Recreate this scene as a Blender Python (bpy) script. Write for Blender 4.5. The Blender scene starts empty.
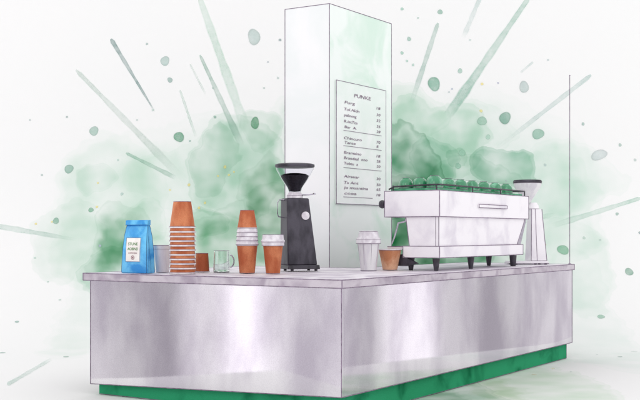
import bpy, bmesh, math, random
from mathutils import Vector, Matrix
random.seed(7)
sc = bpy.context.scene
COL = sc.collection

# ------------------------------------------------------------------ camera
F = 1105.0                    # focal length in photo pixels (photo is 640 wide)
HZ = 233.0                    # horizon row
H = 0.946                     # camera height
T = 0.711                     # counter top height
cam_d = bpy.data.cameras.new('camera'); cam = bpy.data.objects.new('camera', cam_d); COL.objects.link(cam)
cam.location = (0, 0, H); cam.rotation_euler = (math.radians(90), 0, 0)
cam_d.sensor_width = 36; cam_d.lens = F/640*36; cam_d.shift_y = (HZ-200)/640
cam_d.clip_start = 0.05; cam_d.clip_end = 200
sc.camera = cam

# ------------------------------------------------------------------ studio light
KEY_POWER = 24; WORLD_STRENGTH = 1.0
world = bpy.data.worlds.new('World'); sc.world = world; world.use_nodes = True
nt = world.node_tree; nt.nodes.clear()
N = nt.nodes.new; LK = nt.links.new
wo = N('ShaderNodeOutputWorld'); bg = N('ShaderNodeBackground'); LK(bg.outputs[0], wo.inputs[0])
tc = N('ShaderNodeTexCoord'); sp = N('ShaderNodeSeparateXYZ'); LK(tc.outputs['Generated'], sp.inputs[0])
at2 = N('ShaderNodeMath'); at2.operation = 'ARCTAN2'; LK(sp.outputs['Y'], at2.inputs[0]); LK(sp.outputs['X'], at2.inputs[1])
def wramp(lo, hi, stops):
    mr = N('ShaderNodeMapRange'); mr.inputs['From Min'].default_value = math.radians(lo); mr.inputs['From Max'].default_value = math.radians(hi)
    LK(at2.outputs[0], mr.inputs['Value'])
    cr = N('ShaderNodeValToRGB'); cr.color_ramp.interpolation = 'LINEAR'; LK(mr.outputs[0], cr.inputs[0])
    e = cr.color_ramp.elements
    while len(e) > 1: e.remove(e[-1])
    first = True
    for a, c in stops:
        p = (a-lo)/(hi-lo)
        x = e[0] if first else e.new(p)
        if first: x.position = p; first = False
        x.color = (c[0], c[1], c[2], 1)
    return cr
def g(v): return (v*1.0, v*0.965, v*1.015)
# invented surroundings: vertical light and dark strips, aimed for the steel to mirror
def az_l(px):
    d = ((px-320)/F, 1.0); k = d[0]*.5406+d[1]*.8413
    return math.degrees(math.atan2(d[1]-2*k*.8413, d[0]-2*k*.5406))
def az_r(px):
    d = ((px-320)/F, 1.0); k = -d[0]*.8413+d[1]*.5406
    return math.degrees(math.atan2(d[1]-2*k*.5406, d[0]+2*k*.8413))
left = [(70,.72),(100,.68),(125,.56),(150,.56),(172,.46),(177,.50),(180,.76),(200,.84),(216,.72),(220,.62),(224,1.0),(232,1.25),(256,1.3),(264,1.0),(285,.80),(310,.70),(325,.80),(345,.82),(360,.8)]
right = [(325,.75),(342,.72),(355,.60),(372,.54),(382,.66),(388,.95),(400,1.02),(430,1.12),(434,.9),(440,.60),(452,.62),(470,.66),(478,.50),(490,.48),(505,.55),(525,.66),(560,.72),(590,.78)]
stops = [(-180, (.97,.97,.98))] + [(az_l(p), g(v)) for p, v in left] + [(-130, (1,1,1))]
rl = wramp(-180, 0, stops[:31])
stops = [(0, (1,1,1)), (20, g(.8))] + [(az_r(p), g(v)) for p, v in right] + [(60, (1,1,1))]
rr = wramp(0, 180, stops[:31])
gt = N('ShaderNodeMath'); gt.operation = 'GREATER_THAN'; LK(at2.outputs[0], gt.inputs[0]); gt.inputs[1].default_value = 0
wm = N('ShaderNodeMix'); wm.data_type = 'RGBA'; LK(gt.outputs[0], wm.inputs[0]); LK(rl.outputs[0], wm.inputs[6]); LK(rr.outputs[0], wm.inputs[7])
LK(wm.outputs[2], bg.inputs[0]); bg.inputs[1].default_value = WORLD_STRENGTH

ld = bpy.data.lights.new('added_key_light', 'AREA'); ld.energy = KEY_POWER; ld.size = 2.6; ld.shape = 'SQUARE'; ld.color = (1, .985, .96)  # unseen key lamp, added to model the forms softly
lo = bpy.data.objects.new('added_key_light', ld); COL.objects.link(lo)
lo.location = (-1.0, -0.4, 4.6)
lo.rotation_euler = (Vector((0, 7.0, .7))-Vector(lo.location)).to_track_quat('-Z', 'Y').to_euler()

sc.view_settings.view_transform = 'Standard'; sc.view_settings.look = 'None'
sc.view_settings.exposure = 0.20; sc.view_settings.gamma = 1.0
sc.render.engine = 'CYCLES'
sc.cycles.max_bounces = 10; sc.cycles.transparent_max_bounces = 12; sc.cycles.caustics_reflective = False; sc.cycles.caustics_refractive = False
sc.render.film_transparent = False

# ------------------------------------------------------------------ helpers
def lin(c):
    c = c/255.0
    return c/12.92 if c <= .04045 else ((c+.055)/1.055)**2.4
def rgb(r, g_, b): return (lin(r), lin(g_), lin(b), 1)

def tag(o, label=None, cat=None, group=None, kind=None):
    if label: o['label'] = label
    if cat: o['category'] = cat
    if group: o['group'] = group
    if kind: o['kind'] = kind
    return o
def empty(name, loc, rz=0, label=None, cat=None, group=None):
    o = bpy.data.objects.new(name, None); COL.objects.link(o)
    o.empty_display_size = .05; o.location = loc; o.rotation_euler = (0, 0, rz)
    return tag(o, label, cat, group)
def copy_tree(o, parent=None):
    c = o.copy(); COL.objects.link(c); c.parent = parent
    for ch in [x for x in COL.objects if x.parent == o]: copy_tree(ch, c)
    return c

class MB:
    def __init__(s): s.bm = bmesh.new()
    def face(s, pts, m=0):
        f = s.bm.faces.new([s.bm.verts.new(p) for p in pts]); f.material_index = m; return f
    def hexa(s, p, m=0):               # p: 4 bottom (ccw) + 4 top
        v = [s.bm.verts.new(q) for q in p]
        for idx in ((3,2,1,0),(4,5,6,7),(0,1,5,4),(1,2,6,5),(2,3,7,6),(3,0,4,7)):
            f = s.bm.faces.new([v[i] for i in idx]); f.material_index = m
        return s
    def box(s, x0, x1, y0, y1, z0, z1, m=0):
        return s.hexa([(x0,y0,z0),(x1,y0,z0),(x1,y1,z0),(x0,y1,z0),(x0,y0,z1),(x1,y0,z1),(x1,y1,z1),(x0,y1,z1)], m)
    def prism(s, poly, z0, z1, m=0):   # poly ccw in xy
        a = [s.bm.verts.new((x,y,z0)) for x,y in poly]; b = [s.bm.verts.new((x,y,z1)) for x,y in poly]
        n = len(poly)
        f = s.bm.faces.new(a[::-1]); f.material_index = m
        f = s.bm.faces.new(b); f.material_index = m
        for i in range(n):
            f = s.bm.faces.new([a[i],a[(i+1)%n],b[(i+1)%n],b[i]]); f.material_index = m
        return s
    def rings(s, rs, m=0, cap0=True, cap1=True, close=False):   # list of rings of points
        vs = [[s.bm.verts.new(p) for p in r] for r in rs]
        n = len(vs[0])
        for i in range(len(vs)-1 if not close else len(vs)):
            A, B = vs[i], vs[(i+1) % len(vs)]
            for k in range(n):
                f = s.bm.faces.new([A[k],A[(k+1)%n],B[(k+1)%n],B[k]]); f.material_index = m
        if not close:
            if cap0: s.bm.faces.new(vs[0][::-1]).material_index = m
            if cap1: s.bm.faces.new(vs[-1]).material_index = m
        return s
    def lathe(s, prof, cx=0, cy=0, cz=0, n=40, m=0, wob=0):   # prof: (r,z) list
        rs = []
        for r, z in prof:
            r = max(r, 1e-4)
            rs.append([(cx+r*(1+wob*math.sin(3*t+z*40))*math.cos(t), cy+r*(1+wob*math.sin(2*t+1))*math.sin(t), cz+z) for t in [2*math.pi*k/n for k in range(n)]])
        return s.rings(rs, m)
    def tube(s, pts, r, m=0, n=8, closed=False):
        P = [Vector(p) for p in pts]; rs = []
        L = len(P)
        for i, p in enumerate(P):
            if closed: t = P[(i+1)%L]-P[i-1]
            else: t = P[min(i+1,L-1)]-P[max(i-1,0)]
            t.normalize()
            u = t.cross(Vector((0,0,1)))
            if u.length < .1: u = t.cross(Vector((0,1,0)))
            u.normalize(); w = u.cross(t)
            rr_ = r[i] if isinstance(r, (list, tuple)) else r
            rs.append([p+u*rr_*math.cos(q)+w*rr_*math.sin(q) for q in [2*math.pi*k/n for k in range(n)]])
        return s.rings(rs, m, close=closed)
    def line(s, a, b, r, m=0): return s.tube([a, b], r, m, n=6)
    def loop(s, pts, r, m=0):
        for i in range(len(pts)): s.line(pts[i], pts[(i+1)%len(pts)], r, m)
        return s
    def ring(s, R, z, r, m=0, cx=0, cy=0, n=40):
        return s.tube([(cx+R*math.cos(2*math.pi*k/n), cy+R*math.sin(2*math.pi*k/n), z) for k in range(n)], r, m, n=6, closed=True)
    def build(s, name, mats, parent=None, smooth=True, bevel=0):
        bmesh.ops.recalc_face_normals(s.bm, faces=s.bm.faces[:])
        me = bpy.data.meshes.new(name); s.bm.to_mesh(me); s.bm.free()
        for m in (mats if isinstance(mats, (list, tuple)) else [mats]): me.materials.append(m)
        if smooth:
            me.shade_smooth(); me.set_sharp_from_angle(angle=math.radians(35))
        o = bpy.data.objects.new(name, me); COL.objects.link(o); o.parent = parent
        if bevel:
            b = o.modifiers.new('bevel', 'BEVEL'); b.width = bevel; b.segments = 3; b.limit_method = 'ANGLE'; b.angle_limit = math.radians(40)
        return o

# ------------------------------------------------------------------ materials
def mat(name, c, c2=None, var=.12, scale=6.0, stretch=(1,1,1), rough=.6, metal=0, trans=0, coat=0, bump=.15, grain=.05, alpha=1, ior=1.45, grainscale=220, spec=.5, lo=.38, hi=.64):
    """pigment laid in pools: two tones mixed by blotchy noise, plus paper grain"""
    m = bpy.data.materials.new(name); m.use_nodes = True
    nt = m.node_tree; b = nt.nodes['Principled BSDF']; n = nt.nodes.new; l = nt.links.new
    tc = n('ShaderNodeTexCoord'); mp = n('ShaderNodeMapping'); mp.inputs['Scale'].default_value = stretch
    l(tc.outputs['Object'], mp.inputs[0])
    oi = n('ShaderNodeObjectInfo'); ad = n('ShaderNodeVectorMath'); ad.operation = 'ADD'
    mu = n('ShaderNodeMath'); mu.operation = 'MULTIPLY'; mu.inputs[1].default_value = 13
    l(oi.outputs['Random'], mu.inputs[0]); l(mp.outputs[0], ad.inputs[0]); l(mu.outputs[0], ad.inputs[1])
    no = n('ShaderNodeTexNoise'); no.inputs['Scale'].default_value = scale; no.inputs['Detail'].default_value = 5; no.inputs['Distortion'].default_value = .6 if stretch == (1,1,1) else .05
    l(ad.outputs[0], no.inputs['Vector'])
    mr = n('ShaderNodeMapRange'); mr.inputs['From Min'].default_value = lo; mr.inputs['From Max'].default_value = hi; mr.interpolation_type = 'SMOOTHSTEP'
    l(no.outputs[0], mr.inputs[0])
    if c2 is None: c2 = tuple(x*(1-var) for x in c)
    C1 = rgb(*c); C2 = rgb(*c2)
    mx = n('ShaderNodeMix'); mx.data_type = 'RGBA'; mx.inputs[6].default_value = C1; mx.inputs[7].default_value = C2; l(mr.outputs[0], mx.inputs[0])
    gn = n('ShaderNodeTexNoise'); gn.inputs['Scale'].default_value = grainscale; gn.inputs['Detail'].default_value = 3
    l(tc.outputs['Object'], gn.inputs['Vector'])
    gr = n('ShaderNodeMapRange'); gr.inputs['From Min'].default_value = .3; gr.inputs['From Max'].default_value = .7; gr.inputs['To Min'].default_value = 1-grain*2; gr.inputs['To Max'].default_value = 1
    l(gn.outputs[0], gr.inputs[0])
    vm = n('ShaderNodeVectorMath'); vm.operation = 'SCALE'; l(mx.outputs[2], vm.inputs[0]); l(gr.outputs[0], vm.inputs['Scale'])
    l(vm.outputs[0], b.inputs['Base Color'])
    if bump:
        bp = n('ShaderNodeBump'); bp.inputs['Strength'].default_value = bump; bp.inputs['Distance'].default_value = .001
        l(gn.outputs[0], bp.inputs['Height']); l(bp.outputs[0], b.inputs['Normal'])
    b.inputs['Roughness'].default_value = rough; b.inputs['Metallic'].default_value = metal
    b.inputs['Transmission Weight'].default_value = trans; b.inputs['Coat Weight'].default_value = coat; b.inputs['Coat Roughness'].default_value = .12
    b.inputs['IOR'].default_value = ior; b.inputs['Specular IOR Level'].default_value = spec
    b.inputs['Alpha'].default_value = alpha
    return m

M = {}
M['ink'] = mat('ink_line', (152,136,156), var=.2, rough=.8, scale=30, spec=.1, bump=0)
M['ink_soft'] = mat('soft_line', (160,148,165), var=.15, rough=.8, scale=30, spec=.1, bump=0)
M['steel'] = mat('brushed_steel_panel', (238,235,239), (204,198,208), scale=3.4, stretch=(1,1,.5), rough=.05, metal=.98, grain=.055, bump=.015, grainscale=150, lo=.36, hi=.70)
M['steel_top'] = mat('steel_counter_top', (240,234,241), (204,194,208), scale=5, rough=.5, metal=.15, grain=.05, bump=.08)
M['steel_edge'] = mat('steel_counter_edge', (212,204,212), (176,164,178), scale=6, rough=.3, metal=.55, grain=.05, bump=.1)
M['plinth'] = mat('green_plinth', (52,164,116), (0,104,66), scale=4.5, rough=.85, grain=.1, lo=.46, hi=.78, spec=.08)
M['plaster'] = mat('white_plaster', (250,250,251), (243,246,246), scale=2, rough=.9, grain=.012, spec=.1)
M['plaster_green'] = mat('green_washed_plaster', (244,250,247), (220,240,228), scale=2.4, rough=.9, grain=.012, spec=.1, lo=.42, hi=.66)
M['kraft'] = mat('kraft_paper', (220,140,98), (184,96,60), scale=11, stretch=(1,1,.5), rough=.6, grain=.10, spec=.3)
M['kraft_pale'] = mat('pale_kraft_paper', (226,178,146), (196,130,92), scale=14, stretch=(1,1,.5), rough=.6, grain=.08, spec=.3)
M['rim'] = mat('white_paper_rim', (238,232,234), (214,204,210), scale=20, rough=.5, grain=.03)
M['lid'] = mat('white_plastic_lid', (240,236,242), (206,198,208), scale=16, rough=.35, grain=.03)
M['blue'] = mat('blue_foil_bag', (110,204,252), (36,150,226), scale=9, rough=.42, grain=.07, coat=.3, lo=.40, hi=.66)
M['label'] = mat('cream_label', (250,247,242), (240,234,230), scale=12, rough=.8, grain=.02)
M['green_ink'] = mat('green_ink', (96,150,84), var=.1, rough=.8, bump=0)
M['rose_ink'] = mat('rose_ink', (170,128,138), var=.1, rough=.8, bump=0)
M['text'] = mat('menu_ink', (130,110,130), (172,154,170), scale=60, rough=.9, bump=0, spec=.1)
M['black'] = mat('black_enamel', (78,74,86), (42,38,50), scale=12, stretch=(1,1,.5), rough=.45, grain=.1)
M['dark'] = mat('dark_plastic', (66,62,72), (44,40,48), scale=20, rough=.4, grain=.05)
M['beans'] = mat('dark_roast_beans', (72,68,82), (38,34,44), scale=70, rough=.5, grain=.2, bump=.5)
M['beans_tan'] = mat('ground_coffee', (190,165,150), (150,128,120), scale=30, rough=.7, grain=.1)
M['white_metal'] = mat('white_enamel', (248,244,249), (226,220,230), scale=4.5, rough=.4, grain=.02, lo=.44, hi=.72)
M['glass'] = mat('clear_glass', (240,248,244), (236,244,240), scale=3, rough=.02, trans=1, grain=0, bump=0, ior=1.42)
M['glass_smoke'] = mat('hopper_glass', (250,250,252), (246,246,250), scale=3, rough=.0, trans=1, grain=0, bump=0, ior=1.03)
M['clear_plastic'] = mat('frosted_plastic', (252,250,253), (232,227,236), scale=22, stretch=(1,1,.12), rough=.35, trans=.18, grain=.03, lo=.42, hi=.64)
M['cup_green'] = mat('green_glazed_cup', (44,138,94), (128,200,164), scale=20, lo=.45, hi=.75, rough=.14, grain=.03, coat=1, bump=0)
M['cup_pale'] = mat('pale_glint_cup', (236,246,240), (190,224,206), scale=20, rough=.2, grain=.02, coat=.6, bump=0)
M['chrome'] = mat('polished_metal', (200,196,206), (160,154,168), scale=10, rough=.22, metal=.9, grain=.02, bump=0)

# ------------------------------------------------------------------ backdrop sheet
YW, RC = 10.4, 1.6
V1 = YW-RC; V2 = V1+RC*math.pi/2
def surf(u, v, off=0.0):
    if v < V1: return Vector((u, v, off))
    if v < V2:
        t = (v-V1)/RC; r = RC-off
        return Vector((u, V1+r*math.sin(t), RC-r*math.cos(t)))
    return Vector((u, YW-off, RC+v-V2))
def hit(px, py):
    """where the sheet shows at this spot of the photo, in metres along the sheet"""
    dx, dz = (px-320)/F, (HZ-py)/F
    z = H+dz*YW
    if z >= RC: return dx*YW, V2+z-RC
    if dz < 0 and -H/dz < V1: return dx*(-H/dz), -H/dz
    lo_, hi_ = V1, YW
    for _ in range(50):
        y = (lo_+hi_)/2; zz = H+dz*y
        zs = RC-math.sqrt(max(RC*RC-(y-V1)**2, 0))
        if zz > zs: lo_ = y
        else: hi_ = y
    y = (lo_+hi_)/2
    return dx*y, V1+RC*math.asin(min(1, (y-V1)/RC))
def pxscale(px, py):
    u, v = hit(px, py); y = surf(u, v).y
    return y/F

XW = 3.7; VTOP = V2+3.0
sheet = MB()
nv = 60; vs = [5.0+(VTOP-5.0)*i/nv for i in range(nv+1)]; us = [-XW+2*XW*i/30 for i in range(31)]
def half(v): return 1.95 if v < 6 else min(XW, 1.95+(v-6)*.33)     # the sheet widens towards the wall
us0 = us; usv = [[u/XW*half(v) for u in us0] for v in vs]
grid = [[sheet.bm.verts.new(surf(u, v)) for u in usv[i]] for i, v in enumerate(vs)]
uvl = sheet.bm.loops.layers.uv.new('sheet'); cl = sheet.bm.loops.layers.float_color.new('pigment')
for i in range(nv):
    for k in range(30):
        f = sheet.bm.faces.new([grid[i][k], grid[i][k+1], grid[i+1][k+1], grid[i+1][k]])
        for lp, (a, b) in zip(f.loops, ((i,k),(i,k+1),(i+1,k+1),(i+1,k))): lp[uvl].uv = (usv[a][b], vs[a]); lp[cl] = (1,1,1,1)
def patch(poly, cols):
    f = sheet.bm.faces.new([sheet.bm.verts.new(surf(u, v, o)) for u, v, o in poly]); f.material_index = 1
    for lp, (u, v, o), c in zip(f.loops, poly, cols): lp[uvl].uv = (u, v); lp[cl] = c
LAY = [0.003]
def drop(px, py, r, c, ry=None, rot=0, a=.85):
    ry = ry or r; u, v = hit(px, py); s = pxscale(px, py)
    LAY[0] += .00002; o = LAY[0]
    n = 20; ph = random.random()*6
    ringp = []
    for k in range(n):
        t = 2*math.pi*k/n; w = 1+.07*math.sin(2*t+ph)+.05*math.sin(3*t+ph*2)
        x, y = r*w*math.cos(t), ry*w*math.sin(t)
        ringp.append((x*math.cos(rot)-y*math.sin(rot), x*math.sin(rot)+y*math.cos(rot)))
    base = rgb(*c)[:3]; dk = tuple(base[i]*.86 for i in range(3)); lt = tuple(min(1, base[i]*1.12) for i in range(3))
    A = lambda q, f_: (u+q[0]*s*f_, v+q[1]*s*f_, o)
    for k in range(n):
        p, q = ringp[k], ringp[(k+1) % n]
        patch([(u, v, o), A(p,.75), A(q,.75)], [(*lt, a*.8)]*3)
        patch([A(p,.75), A(p,.92), A(q,.92), A(q,.75)], [(*lt, a*.8), (*dk, a), (*dk, a), (*lt, a*.8)])
        patch([A(p,.92), A(p,1.06), A(q,1.06), A(q,.92)], [(*dk, a), (*base, 0), (*base, 0), (*dk, a)])
def streak(x0, y0, x1, y1, w0, w1, c, a0=.8, a1=.8, fade=.15):
    LAY[0] += .00002; o = LAY[0]
    n = 26; base = rgb(*c); P = []
    L = math.hypot(x1-x0, y1-y0); nx, ny = -(y1-y0)/L, (x1-x0)/L
    ph = random.random()*6
    for i in range(n+1):
        t = i/n; x = x0+(x1-x0)*t; y = y0+(y1-y0)*t
        w = (w0+(w1-w0)*t)/2*(1+.10*math.sin(t*17+ph)+.06*math.sin(t*41+ph))
        w *= min(1, (t/.02)+.35)
        al = .78*(a0+(a1-a0)*t)*min(1, (1-t)/fade+.0)*(.85+.15*math.sin(t*9+ph))
        row = []
        for k in (-1.15, -.85, -.4, .4, .85, 1.15):
            u, v = hit(x+nx*w*k, y+ny*w*k)
            ak = 0 if abs(k) > 1 else (al if abs(k) > .5 else al*.75)
            row.append(((u, v, o), (*base[:3], ak)))
        P.append(row)
    for i in range(n):
        for k in range(5):
            q = [P[i][k], P[i][k+1], P[i+1][k+1], P[i+1][k]]
            patch([z[0] for z in q], [z[1] for z in q])
S_ = streak
S_(111,39,155,112,4.5,1.2,(112,150,146),.95,.9,.1); S_(76,70,180,176,3.5,8,(196,214,204),.8,.5,.25)
S_(199,-4,247,132,6,10,(190,222,204),.6,.7,.2); S_(200,55,242,146,2.5,7,(148,188,170),.8,.6,.2)
S_(180,90,196,137,2.2,2.5,(196,220,208),.8,.6); S_(190,64,206,95,1.6,2,(208,224,216),.8,.6)
S_(126,153,176,178,2.5,4.5,(156,198,178),.9,.6); S_(-4,226,78,240,6,3,(184,212,200),.75,.5,.3)
S_(7,385,52,359,3.5,3,(190,214,204),.8,.5); S_(438,23,411,104,4,5,(160,196,182),.8,.6,.3)
S_(480,-2,463,38,4,4.5,(204,222,218),.8,.5,.2); S_(530,-4,447,117,4,10,(160,202,184),.65,.9,.12)
S_(591,75,497,148,4.5,4,(184,210,204),.8,.35,.4); S_(533,62,520,73,2,2,(200,218,214),.8,.5)
S_(641,198,552,226,3.5,6,(176,214,196),.75,.5,.3); S_(520,222,556,214,5,4,(196,226,210),.4,.4,.3)
D_ = drop
for a in ((254,37,6.3,(196,212,208),7.8),(165,61,4.6,(184,206,200),4.6),(170,80,2.6,(150,180,172)),(179,137,5,(112,172,142),5.2),
    (94,131,4.6,(170,200,188)),(69,169,4.4,(160,194,180)),(255,123,4.3,(98,162,124),5.8),(280,40,1.4,(150,170,170)),(147,44,1.2,(170,190,185)),
    (67,117,1.1,(160,180,175)),(42,175,1.1,(170,190,185)),(56,221,3.2,(150,190,170)),(91,210,2.5,(140,188,162)),(2,353,3.6,(128,170,158)),
    (66,357,3,(140,178,160)),(17,322,2,(160,190,180)),(215,117,1.4,(150,185,170)),(190,141,1,(160,190,180)),(122,194,1.5,(190,212,206)),
    (268,62,1,(180,190,195)),(278,78,1.2,(180,200,195)),(264,88,1,(190,205,200)),(35,258,1.2,(190,215,205)),(100,246,1.5,(190,200,215)),
    (434,84,5.8,(136,186,164),7.4),(440,12,2.5,(152,190,174)),(460,71,2.4,(170,204,190)),(409,39,2.1,(160,196,182)),(402,9,1.5,(170,205,190)),
    (402,53,1.6,(170,205,190)),(407,61,1.2,(180,210,198)),(413,65,1.3,(170,205,190)),(524,87,5,(196,210,208),5.6),(482,121,4.6,(168,204,186)),
    (505,118,5.8,(136,180,162),6),(538,134,5.8,(156,196,178),5.4),(563,250,5.6,(140,192,162)),(629,272,4.4,(150,186,168)),(601,317,3.6,(168,202,184)),
    (620,357,2.4,(152,176,168)),(617,214,1.6,(170,195,185)),(620,145,1.6,(170,195,185)),(583,124,1.5,(165,190,182)),(635,160,1.4,(190,205,200)),
    (488,137,2.4,(184,216,200)),(462,153,3.4,(168,210,188)),(458,166,2.8,(160,204,182)),(545,165,1.4,(190,205,205)),(506,181,1,(190,205,205)),
    (498,83,1,(180,185,205)),(449,92,1,(190,205,205)),(452,89,1,(180,190,205)),(640,233,1.6,(160,180,175)),(571,372,1.4,(180,205,195)),
    (597,355,1.2,(170,190,185)),(584,238,1.5,(190,210,200)),(30,120,.9,(185,200,198)),(137,120,1,(190,205,200)),(213,88,.9,(185,205,198)),
    (60,300,1.3,(190,212,202)),(48,282,1,(190,212,202)),(118,160,1,(190,212,205)),(153,110,1.2,(190,210,202)),(548,60,1,(190,205,205)),
    (470,40,1,(190,210,205)),(418,18,1,(180,205,195)),(600,240,1,(190,205,200))):
    D_(a[0], a[1], a[2], a[3], a[4] if len(a) > 4 else None)
D_(599,155,9,(206,216,216),4.6,.35,.75); D_(634,352,3.2,(176,198,190),1.4,-.6,.8)
for x, y, r in ((482,84,1.4),(481,111,1.5),(225,167,1.6),(229,175,1.3),(218,176,1.1),(234,172,1),(189,185,1.5),(199,208,1.4),(205,203,1.3),(98,183,1),(170,190,1),(36,224,1.2),(52,222,1),(97,207,1.2),(545,245,1),(540,240,1)):
    D_(x, y, r, (238,222,140), None, 0, .8)
D_(534,375,2.6,(244,204,150),2,0,.75); D_(553,369,1.8,(240,226,150),None,0,.7); D_(561,341,1.2,(240,226,160))

def backdrop_mat():
    m = bpy.data.materials.new('washed_paper'); m.use_nodes = True
    nt = m.node_tree; b = nt.nodes['Principled BSDF']; n = nt.nodes.new; l = nt.links.new
    b.inputs['Roughness'].default_value = .95; b.inputs['Specular IOR Level'].default_value = .05
    # group: one pool of pigment
    gp = bpy.data.node_groups.new('pigment_pool', 'ShaderNodeTree'); I = gp.interface
    for nm, ty in (('Base','NodeSocketColor'),('Pos','NodeSocketVector'),('Center','NodeSocketVector'),('Inv','NodeSocketVector'),('Tint','NodeSocketColor'),
                   ('Alpha','NodeSocketFloat'),('Soft','NodeSocketFloat'),('Edge','NodeSocketFloat'),('Mottle','NodeSocketFloat')):
        I.new_socket(nm, in_out='INPUT', socket_type=ty)
    I.new_socket('Color', in_out='OUTPUT', socket_type='NodeSocketColor')
    gn = gp.nodes.new; gl = gp.links.new
    gi = gn('NodeGroupInput'); go = gn('NodeGroupOutput')
    s1 = gn('ShaderNodeVectorMath'); s1.operation = 'SUBTRACT'; gl(gi.outputs['Pos'], s1.inputs[0]); gl(gi.outputs['Center'], s1.inputs[1])
    s2 = gn('ShaderNodeVectorMath'); s2.operation = 'MULTIPLY'; gl(s1.outputs[0], s2.inputs[0]); gl(gi.outputs['Inv'], s2.inputs[1])
    s3 = gn('ShaderNodeVectorMath'); s3.operation = 'LENGTH'; gl(s2.outputs[0], s3.inputs[0])
    s = gn('ShaderNodeMath'); s.operation = 'SUBTRACT'; s.inputs[0].default_value = 1; gl(s3.outputs['Value'], s.inputs[1])
    r = gn('ShaderNodeMapRange'); r.interpolation_type = 'SMOOTHSTEP'; gl(s.outputs[0], r.inputs[0]); gl(gi.outputs['Soft'], r.inputs['From Max'])
    e1 = gn('ShaderNodeMapRange'); e1.interpolation_type = 'SMOOTHSTEP'; gl(s.outputs[0], e1.inputs[0]); e1.inputs['From Min'].default_value = 0; e1.inputs['From Max'].default_value = .03
    e2 = gn('ShaderNodeMapRange'); e2.interpolation_type = 'SMOOTHSTEP'; gl(s.outputs[0], e2.inputs[0]); e2.inputs['From Min'].default_value = .03; e2.inputs['From Max'].default_value = .12
    e2.inputs['To Min'].default_value = 1; e2.inputs['To Max'].default_value = 0
    em = gn('ShaderNodeMath'); em.operation = 'MULTIPLY'; gl(e1.outputs[0], em.inputs[0]); gl(e2.outputs[0], em.inputs[1])
    ee = gn('ShaderNodeMath'); ee.operation = 'MULTIPLY'; gl(em.outputs[0], ee.inputs[0]); gl(gi.outputs['Edge'], ee.inputs[1])
    mm = gn('ShaderNodeMath'); mm.operation = 'MULTIPLY'; gl(r.outputs[0], mm.inputs[0]); gl(gi.outputs['Mottle'], mm.inputs[1])
    ad = gn('ShaderNodeMath'); ad.operation = 'ADD'; gl(mm.outputs[0], ad.inputs[0]); gl(ee.outputs[0], ad.inputs[1])
    al = gn('ShaderNodeMath'); al.operation = 'MULTIPLY'; al.use_clamp = True; gl(ad.outputs[0], al.inputs[0]); gl(gi.outputs['Alpha'], al.inputs[1])
    mx = gn('ShaderNodeMix'); mx.data_type = 'RGBA'; mx.blend_type = 'MULTIPLY'; gl(al.outputs[0], mx.inputs[0]); gl(gi.outputs['Base'], mx.inputs[6]); gl(gi.outputs['Tint'], mx.inputs[7])
    gl(mx.outputs[2], go.inputs[0])
    uv = n('ShaderNodeUVMap'); uv.uv_map = 'sheet'
    def noise(scale, det=3, rough=.5, vec=None):
        x = n('ShaderNodeTexNoise'); x.inputs['Scale'].default_value = scale; x.inputs['Detail'].default_value = det; x.inputs['Roughness'].default_value = rough
        l(vec or uv.outputs[0], x.inputs['Vector']); return x
    def warp(src, scale, amp, det):
        x = noise(scale, det)
        a = n('ShaderNodeVectorMath'); a.operation = 'SUBTRACT'; l(x.outputs['Color'], a.inputs[0]); a.inputs[1].default_value = (.5,.5,.5)
        c = n('ShaderNodeVectorMath'); c.operation = 'MULTIPLY'; l(a.outputs[0], c.inputs[0]); c.inputs[1].default_value = (amp, amp, 0)
        d = n('ShaderNodeVectorMath'); d.operation = 'ADD'; l(src, d.inputs[0]); l(c.outputs[0], d.inputs[1]); return d.outputs[0]
    p1 = warp(uv.outputs[0], 2.2, .30, 0); p2 = warp(p1, 6.5, .16, 1); p3 = warp(p2, 30, .022, 2)
    mt = noise(3.2, 2, .45); mr = n('ShaderNodeMapRange'); l(mt.outputs[0], mr.inputs[0]); mr.inputs['From Min'].default_value = .32; mr.inputs['From Max'].default_value = .68
    mr.inputs['To Min'].default_value = .35; mr.inputs['To Max'].default_value = 1.05
    base = n('ShaderNodeMix'); base.data_type = 'RGBA'; base.inputs[6].default_value = rgb(244,243,243); base.inputs[7].default_value = rgb(242,242,242)
    l(noise(.8).outputs[0], base.inputs[0]); cur = base.outputs[2]
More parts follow.
